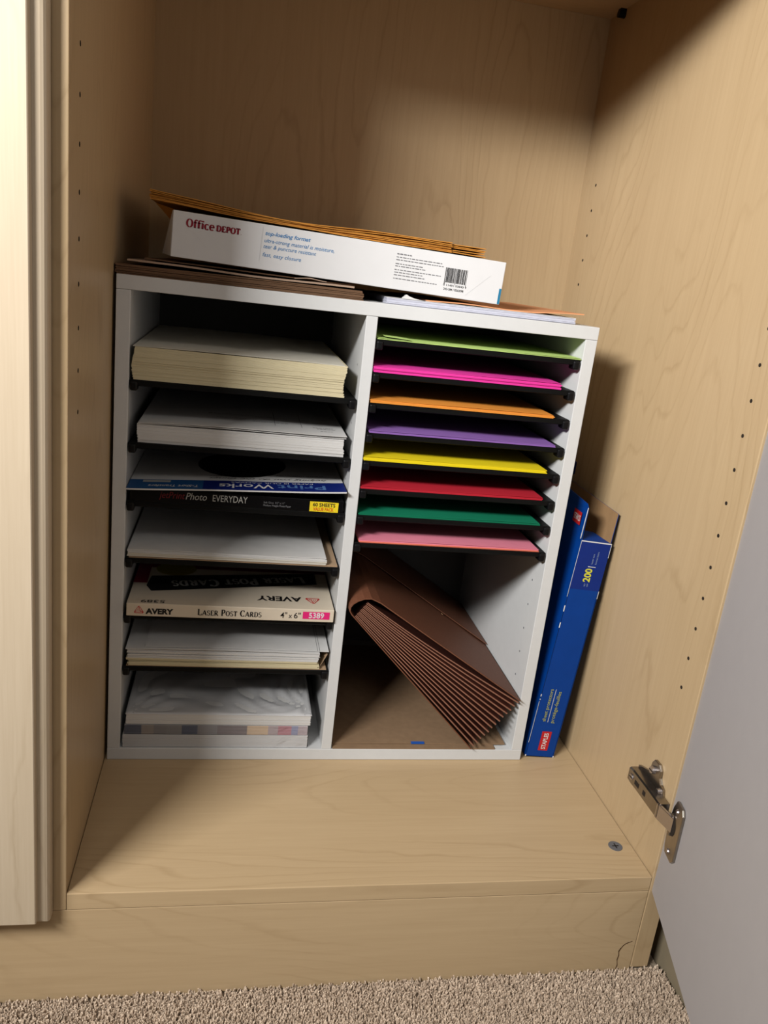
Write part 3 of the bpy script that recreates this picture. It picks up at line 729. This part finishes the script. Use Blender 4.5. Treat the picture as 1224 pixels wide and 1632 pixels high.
for nm, M, k, x0, x1, h, n, cat, lab in colrs:
    z = ZRs[k] + .0002
    t = thing('coloured_paper_stack', lab, cat, ((x0 + x1) / 2, .35, z), (0, 0, 0), 'coloured papers in the right column')
    bm = bmesh.new(); y0 = SY + .0010
    stack(bm, x0, x1, y0, .49, z, z + h, n, .0009 if n > 1 else 0, None, None, (lambda f: 1 if f < .6 else 0) if nm == 'rose' else None, .15)
    obj('sheets', bm, [M, M_SALMON], t)
    bm = bmesh.new(); ph = k * 1.3
    sheet(bm, x0 + .0006, x1 - .0006, y0 + .0008, .49, lambda x, y: z + h + .0001 + .00025 * (1 + math.sin(x * 22 + ph)), .0003, 14, 6)
    obj('top_sheet', bm, M, t)
    if nm == 'lime green':
        bm = bmesh.new(); sheet(bm, .404, .432, y0 - .001, y0 + .022, lambda x, y: z + h + .0014 + .05 * max(0, .012 - abs(x - .410)) * 0 + (.432 - x) * .05, .0004, 6, 4)
        obj('folded_corner', bm, M, t)

# ------------------------------------------------------------------ kraft envelopes and expanding file at the bottom right
t = thing('kraft_envelope', 'lower flat kraft envelope on the floor of the sorter under the file', 'envelope', (0.50, 0.36, 0.0151))
bm = bmesh.new(); sheet(bm, .3960, .6050, .2119, .49, lambda x, y: .0152, .0016, 6, 6); obj('envelope', bm, M_KRAFT, t)
t = thing('kraft_envelope', 'upper kraft envelope with small blue mark on its front edge', 'envelope', (0.51, 0.36, 0.0170))
bm = bmesh.new(); sheet(bm, .3975, .6205, .2200, .49, lambda x, y: .0172 + .0004 * math.sin(x * 30), .0016, 10, 6); obj('envelope', bm, M_KRAFT, t)
bm = bmesh.new(); box(bm, .4965, .5135, .2192, .2225, .0180, .0196); obj('blue_mark', bm, ink('mark_blue', (40, 96, 190)), t, label='small blue mark')

t = thing('expanding_file', 'brown accordion expanding file leaning diagonally in the bottom right compartment', 'expanding file', (0.51, 0.35, 0.0195))
FY, FYB = 0.2030, 0.4990
def lerp(a, b_, f): return (a[0] + (b_[0] - a[0]) * f, a[1] + (b_[1] - a[1]) * f)
TE, BE = (.6245, .0905), (.5695, .0212)
path = [BE, lerp(BE, (.3995, .1985), .5), (.3995, .1985), (.3968, .2030), (.3972, .2080), (.4000, .2125), (.4055, .2165), (.4130, .2195), (.4215, .2200), (.4330, .2150), lerp((.4330, .2150), TE, .5), TE]
def ribbon(bm, pts, y0, y1, th, ny=6, mi=0):
    P = [Vector((p[0], 0, p[1])) for p in pts]; n = len(P); Nn = []
    for i in range(n):
        d = (P[min(i + 1, n - 1)] - P[max(i - 1, 0)]).normalized(); Nn.append(Vector((-d.z, 0, d.x)))
    A = []; B_ = []
    for j in range(ny + 1):
        y = y0 + (y1 - y0) * j / ny
        A.append([bm.verts.new((p.x, y, p.z)) for p in P]); B_.append([bm.verts.new((p.x + q.x * th, y, p.z + q.z * th)) for p, q in zip(P, Nn)])
    for j in range(ny):
        for i in range(n - 1):
            bm.faces.new((A[j][i], A[j][i + 1], A[j + 1][i + 1], A[j + 1][i])); bm.faces.new((B_[j][i], B_[j + 1][i], B_[j + 1][i + 1], B_[j][i + 1]))
    for i in range(n - 1):
        for j in (0, ny): bm.faces.new((A[j][i], A[j][i + 1], B_[j][i + 1], B_[j][i]))
    for j in range(ny):
        for i in (0, n - 1): bm.faces.new((A[j][i], A[j + 1][i], B_[j + 1][i], B_[j][i]))
bm = bmesh.new(); ribbon(bm, path, FY, FYB, -.0012)
obj('cover', bm, M_ROPE, t)
bm = bmesh.new(); dfl = Vector((TE[0] - .4330, TE[1] - .2150)).normalized()
top = [(p[0] + .0004 * -dfl[1] + .0006, p[1] + .0018) for p in path[7:]]
ribbon(bm, top, .3550, FYB, .0009)
fl_ = obj('cover_flap', bm, M_ROPE, t, label='fold-over flap of the brown cover')
bm = bmesh.new(); c0 = lerp((.433, .215), TE, .62); cyl(bm, (c0[0], .350, c0[1] + .0012), (-dfl[1], 0, dfl[0]), .0016, .0006, 10); obj('stud', bm, M_KIN, t, label='tiny pale stud')
NP = 13
S0, S1 = (.4170, .2140), (.4042, .1968); E0, E1 = (.6225, .0870), (.5735, .0250)
for i in range(NP):
    f = i / (NP - 1)
    a = lerp(S0, S1, f); e = lerp(E0, E1, f)
    da = lerp(S0, S1, f + .5 / (NP - 1)); de = lerp(E0, E1, f + .5 / (NP - 1))
    da0 = lerp(S0, S1, f - .5 / (NP - 1)); de0 = lerp(E0, E1, f - .5 / (NP - 1))
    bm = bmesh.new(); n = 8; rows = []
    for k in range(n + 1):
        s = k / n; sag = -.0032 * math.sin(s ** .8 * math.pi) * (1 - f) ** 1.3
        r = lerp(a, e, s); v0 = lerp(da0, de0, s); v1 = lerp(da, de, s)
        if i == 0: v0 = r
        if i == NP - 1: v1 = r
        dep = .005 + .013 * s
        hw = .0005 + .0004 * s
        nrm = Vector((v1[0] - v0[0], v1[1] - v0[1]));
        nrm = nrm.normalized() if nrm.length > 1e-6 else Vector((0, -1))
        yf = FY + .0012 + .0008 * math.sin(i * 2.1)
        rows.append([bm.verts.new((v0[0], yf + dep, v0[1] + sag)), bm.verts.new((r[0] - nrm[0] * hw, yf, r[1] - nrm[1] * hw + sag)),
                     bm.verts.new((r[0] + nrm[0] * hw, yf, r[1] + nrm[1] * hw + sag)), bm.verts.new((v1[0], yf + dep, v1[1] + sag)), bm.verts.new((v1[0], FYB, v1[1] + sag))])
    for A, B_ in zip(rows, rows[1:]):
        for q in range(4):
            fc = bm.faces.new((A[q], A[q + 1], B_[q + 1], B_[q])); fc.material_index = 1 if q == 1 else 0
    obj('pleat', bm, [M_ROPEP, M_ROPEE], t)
bm = bmesh.new(); ribbon(bm, [(.4030, .1990), (.4030, .2050), (.4100, .2140), (.4165, .2160)], FY + .012, FYB, .0006, 2); obj('spine_shade', bm, M_BLKC, t)  # black sheet standing in for the shade inside the hollow spine

# ------------------------------------------------------------------ blue sheet-protector carton leaning in the gap
TL = math.atan2(.0209, .2975)
t = thing('sheet_protector_box', 'open blue sheet protector box standing on end between sorter and cabinet side', 'carton', (.6500, .2170, .0030), (0, TL, 0))
bw, bd = .0395, .250
bm = bmesh.new()
th = .0005
def wall(bm, x0, x1, y0, y1, z0, z1, inner):
    """outer blue board plus inner kraft face; inner = direction of the inside"""
    box(bm, x0, x1, y0, y1, z0, z1, 0)
    d = {'+x': (x1, x1 + th, y0, y1), '-x': (x0 - th, x0, y0, y1), '+y': (x0, x1, y1, y1 + th), '-y': (x0, x1, y0 - th, y0)}[inner]
    box(bm, d[0], d[1], d[2], d[3], z0, z1, 1)
box(bm, 0, bw, 0, bd, 0, th)
wall(bm, 0, th, 0, bd, 0, .298, '+x'); wall(bm, bw - th, bw, 0, bd, 0, .298, '-x')
wall(bm, th, bw - th, 0, th, 0, .298, '+y'); wall(bm, th, bw - th, bd - th, bd, 0, .298, '-y')
obj('carton', bm, [M_BLUE, M_KIN], t, local=True)
bm = bmesh.new(); prism(bm, [(0, .001, .298), (-.0015, .001, .338), (-.002, .006, .3425), (-.0035, .06, .346), (-.004, bd, .346), (0, bd, .298)], (.0007, 0, 0), 0, 1)
obj('side_flap', bm, [M_BLUE, M_KIN], t, local=True)
bm = bmesh.new(); prism(bm, [(bw, .002, .298), (bw, .002, .336), (bw, bd, .340), (bw, bd, .298)], (-.0007, 0, 0), 0, 1)
obj('side_flap', bm, [M_BLUE, M_KIN], t, local=True, label='flap with bare brown inside')
bm = bmesh.new(); prism(bm, [(.0010, .0005, .2985), (bw - .0012, .0005, .2985), (bw - .010, .034, .3010), (.0030, .040, .3010)], (0, 0, -.0006), 0, 1)
obj('end_flap', bm, [M_BLUE, M_KIN], t, local=True, label='blue end flap folded inward')
bm = bmesh.new(); prism(bm, [(.006, bd - .002, .298), (bw - .002, bd - .002, .298), (bw - .003, .140, .350), (bw - .010, .128, .368), (.006, .128, .372)], (0, .0003, .0006), 0, 1)
obj('end_flap', bm, [M_NAVY, M_KIN], t, local=True, label='dark blue rear flap leaning over the opening')
f = frame((0, 0, 0), (0, 0, 1), (-1, 0, 0), -.0004)          # reads upwards: u = up, v = towards the left edge
ff = lambda e: (lambda u, v: Vector((v, -e, u)))
bm = bmesh.new(); rect(bm, ff(.0002), .236, .2975, .0004, bw - .0004); obj('navy_panel', bm, M_NAVY, t, local=True, label='darker blue upper panel')
# u upwards, v = distance from the right edge reversed: text up-vector points to -x
def fu(base, e): return lambda u, v: Vector((base - v, -e, u))
bm = bmesh.new(); rect(bm, ff(.0003), .0095, .0375, .0150, .0282); lb = obj('brand_label', bm, I_SRED, t, local=True, label='red rectangular label')
bm = bmesh.new(); text(bm, fu(.0243, .0006), 'STAPLES', .0118, .0352, 0, .0056, .02); obj('lettering', bm, I_WHITE, lb, local=True)
bm = bmesh.new(); text(bm, fu(.0150, .0005), 'sheet protectors', .0520, .0985, 0, .0048, .0); text(bm, fu(.0265, .0005), 'protège-feuilles', .0505, .0955, 0, .0048, .0)
obj('lettering', bm, I_GYEL, t, local=True, label='yellowish lettering')
bm = bmesh.new(); rect(bm, ff(.0004), .0510, .0985, .0182, .0188); rect(bm, ff(.0005), .2660, .2668, .0165, .0265); obj('rule', bm, I_WHITE, t, local=True)
bm = bmesh.new(); text(bm, fu(.0232, .0005), '200', .2465, .2640, 0, .0085, .03); obj('lettering', bm, I_YEL, t, local=True, label='yellow number')
bm = bmesh.new(); text(bm, fu(.0215, .0005), 'letter size', .2700, .2830, 0, .0022); text(bm, fu(.0265, .0005), 'format lettre', .2700, .2865, 0, .0022)
text(bm, fu(.0188, .0005), 'qty', .2405, .2445, 0, .0020); text(bm, fu(.0225, .0005), 'qté', .2405, .2445, 0, .0020); obj('lettering', bm, I_PALE, t, local=True, label='small pale lettering')
def worn(*q):
    bm = bmesh.new(); box(bm, *q); obj('worn_edge', bm, I_WHITE, t, local=True, label='white worn spot on a carton edge')
for a, b_, w_ in ((.205, .213, .0009), (.183, .190, .0009), (.087, .090, .0008), (.082, .0835, .0008), (.068, .069, .0006), (.0, .002, .0012), (.225, .297, .00012), (.02, .08, .00010)):
    worn(-.00015, w_, -.0004, .0002, a, b_)
worn(0, bw, -.0004, .0003, .2972, .2984); worn(bw - .0002, bw + .0002, -.0004, .0002, .280, .297); worn(bw - .0012, bw + .0002, -.0004, .0006, 0, .002); worn(bw - .0003, bw + .0002, -.0004, .0002, .226, .236)
worn(-.0022, -.0015, .0006, .0012, .300, .3385)
fl2 = lambda e: (lambda u, v: Vector((-.0012 - e - (v - .298) * .03, u, v)))
bm = bmesh.new(); rect(bm, fl2(.0005), .012, .034, .3130, .3290); lb = obj('brand_label', bm, I_SRED, t, local=True, label='small red label on the side flap')
bm = bmesh.new(); text(bm, (lambda u, v: fl2(.0008)(.031 - u, .3255 - v) if False else fl2(.0008)(.0135 + u, .3245 - v)), 'STAPLES', 0, .018, 0, .0070, .02); obj('lettering', bm, I_WHITE, lb, local=True)

# ------------------------------------------------------------------ things on top of the sorter
t = thing('folder_stack', 'stack of dark brown folders on the left of the sorter top', 'folders', (.254, .36, SH))
bm = bmesh.new(); n = 7
for k in range(n):
    bm = bmesh.new(); dx = random.uniform(-.0008, .0012); dy = random.uniform(-.0006, .0010)
    if k == n - 1: dx -= .0015
    sheet(bm, .1298 + dx, .3772 + dx * .5 - (.0015 if k > 4 else 0), .2160 + dy, .51, (lambda k: lambda x, y: SH + .0001 + k * .00142 + .0002 * math.sin(x * 30 + k * 2))(k), .0012, 16, 2)
    obj('folder', bm, M_FOLD, t)
zt0 = SH + .0102
t = thing('file_folder', 'lighter brown file folder lying on top of the dark folder stack', 'folder', (.254, .36, zt0))
bm = bmesh.new(); sheet(bm, .1405, .3672, .2180, .51, lambda x, y: zt0 + .0010 + .0022 * max(0, (.26 - x) / .12) + .0004 * math.sin(x * 40), .0018, 16, 3); obj('cover', bm, M_FOLDL, t)
t = thing('file_folder', 'thin brown folder with raised tab wedged under the white carton', 'folder', (.264, .36, zt0 + .003))
bm = bmesh.new(); sheet(bm, .1560, .3690, .2260, .50, lambda x, y: zt0 + .0040 + .0026 * max(0, (.28 - x) / .12) + .0004 * math.sin(x * 30), .0012, 16, 3)
obj('cover', bm, M_FOLD, t)
bm = bmesh.new(); sheet(bm, .305, .338, .2190, .240, lambda x, y: zt0 + .0040 + .0018 * max(0, 1 - abs(x - .320) / .016), .0008, 8, 3); obj('tab', bm, M_FOLDL, t, label='lighter tab')

t = thing('graph_paper_pad', 'white graph paper pad with faint blue edge on the right of the sorter top', 'paper pad', (.51, .36, SH))
M_GRID = mat('grid_edge', srgb(222, 224, 240), .7, noise=.10, nscale=130, mapscale=(1, 1, 6))
bm = bmesh.new(); stack(bm, .4030, .6160, .2215, .50, SH + .0002, SH + .0062, 9, .0006); obj('sheets', bm, M_GRID, t)
bm = bmesh.new(); sheet(bm, .4030, .6160, .2212, .50, lambda x, y: SH + .0064, .0004, 10, 4); pgs = obj('top_sheet', bm, M_WHITE, t)
bm = bmesh.new(); prism(bm, [(.4205, .2212, SH + .0066), (.4240, .2212, SH + .0112), (.4265, .2212, SH + .0098), (.4330, .2212, SH + .0080), (.4450, .2212, SH + .0066)], (0, .012, 0), 0, 0); obj('curled_edge', bm, M_WHITE, pgs)
t = thing('orange_envelope', 'pale orange envelope lying over the graph pad under the white carton', 'envelope', (.52, .36, SH + .007))
zo = lambda x, y: SH + .0068 + .0012 * math.sin((x - .44) * 30) ** 2 + .0040 * max(0, (x - .57) / .06)
bm = bmesh.new(); sheet(bm, .4470, .6260, .2240, .49, zo, .0011, 24, 3); obj('envelope', bm, M_OENV, t)

# white sheet-protector carton
OA = math.atan2(.0101, .3443)
t = thing('white_carton', 'long white sheet protector box with red lettering on top of the sorter', 'carton', (.1812, .2200, .5704), (0, OA, 0))
ow, oh, odp = .3445, .0438, .270
bm = bmesh.new(); box(bm, 0, ow, 0, odp, 0, oh); bevel(bm, .0006, 2); obj('carton', bm, M_CARTON, t, local=True)
bm = bmesh.new(); prism(bm, [(-.0002, .0005, .0006), (-.0002, .0005, oh - .0006), (-.004, .022, oh - .010), (-.0125, .055, .0015)], (-.0005, .0008, 0), 0, 0); obj('end_flap', bm, M_CARTON, t, local=True, label='end flap bent outward')
f = frame((0, 0, 0), (1, 0, 0), (0, 0, 1), .0003)
bm = bmesh.new(); serif(bm, f, 'Office', .0130, .0405, .0300, .0076, 1, .13)
serif(bm, f, 'DEPOT', .0422, .0660, .0300, .0056, 1, .16); rect(bm, f, .0664, .0669, .0300, .0306); obj('lettering', bm, I_RED, t, local=True, label='dark red lettering')
bm = bmesh.new(); text(bm, f, 'top-loading format', .0905, .1360, .0338, .0036, .015, .25)
text(bm, f, 'ultra-strong material is moisture,', .0900, .1610, .0268, .0037, 0, .25); text(bm, f, 'tear & puncture resistant', .0898, .1430, .0212, .0037, 0, .25); text(bm, f, 'fast, easy closure', .0895, .1285, .0132, .0037, 0, .25)
obj('lettering', bm, I_BLUE, t, local=True, label='blue slanted lettering')
bm = bmesh.new()
for k, (v, a, w_, h_) in enumerate(((.0352, .2262, .022, .0014), (.0322, .2260, .070, .0010), (.0295, .2260, .073, .0010), (.0256, .2258, .042, .0010), (.0232, .2258, .046, .0010), (.0196, .2256, .072, .0010), (.0170, .2256, .043, .0010), (.0143, .2256, .047, .0010), (.0108, .2254, .067, .0010))):
    greek(bm, f, a, a + w_ * .70, v, h_ * .75)
obj('fine_print', bm, I_GREY, t, local=True)
bm = bmesh.new(); u = .3020 - .0215
u = .2800
while u < .3040:
    w_ = random.choice((.0003, .0003, .0006, .0009)); rect(bm, f, u, u + w_, .0130 if (u < .2812 or u > .3030 or .2915 < u < .2926) else .0148, .0298); u += w_ + random.choice((.0003, .0004, .0007))
text(bm, f, '0 11491 03840 9', .2795, .3050, .0112, .0020); text(bm, f, '243-384 / 0563098', .2805, .3025, .0070, .0022, .005)
obj('barcode', bm, I_BLK, t, local=True)
bm = bmesh.new(); rect(bm, f, ow - .0030, ow - .0004, .0006, .0165); obj('blue_band', bm, I_TEAL, t, local=True, label='blue corner band')
bm = bmesh.new(); poly(bm, f, [(.0185, .0265), (.0187, .0265), (.0360, .0120), (.0358, .0120)]); poly(bm, f, [(.3050, .0045), (.3052, .0045), (.3300, .0285), (.3298, .0285)])
poly(bm, f, [(.0875, .0415), (.0879, .0415), (.0868, .008), (.0864, .008)])
obj('crease', bm, I_FAINT, t, local=True)

t = thing('envelope_stack', 'stack of orange kraft envelopes lying on the white carton', 'envelopes', (.33, .36, .612), (0, 0, 0))
n = 11
for k in range(n):
    f_ = k / (n - 1)
    bm = bmesh.new(); dx = random.uniform(-.001, .001); dy = random.uniform(-.0008, .0012)
    def ze(x, y, f_=f_):
        base = .6152 + (.1812 - x) * math.tan(OA) + .0004
        s = (x - .16) / .35
        lift = .0055 * max(0, 1 - s / .55) ** 1.6
        spread = .0100 * (1 - .50 * math.exp(-((s - .35) / .28) ** 2))
        return base + lift + f_ * spread + .0004 * math.sin(x * 45 + k)
    sheet(bm, .1590 + dx, (.5060 if k % 2 else .4680) + dx, (.2330 if k % 2 else .2300) + dy, .49, ze, .00075, 24, 3)
    obj('envelope', bm, M_KRAFTO, t)
bm = bmesh.new(); prism(bm, [(.1615, .262, .6205), (.1800, .257, .6165), (.1790, .262, .604)], (0, .0006, 0), 0, 0); obj('flap', bm, M_KRAFTO, t, label='loose flap hanging down')
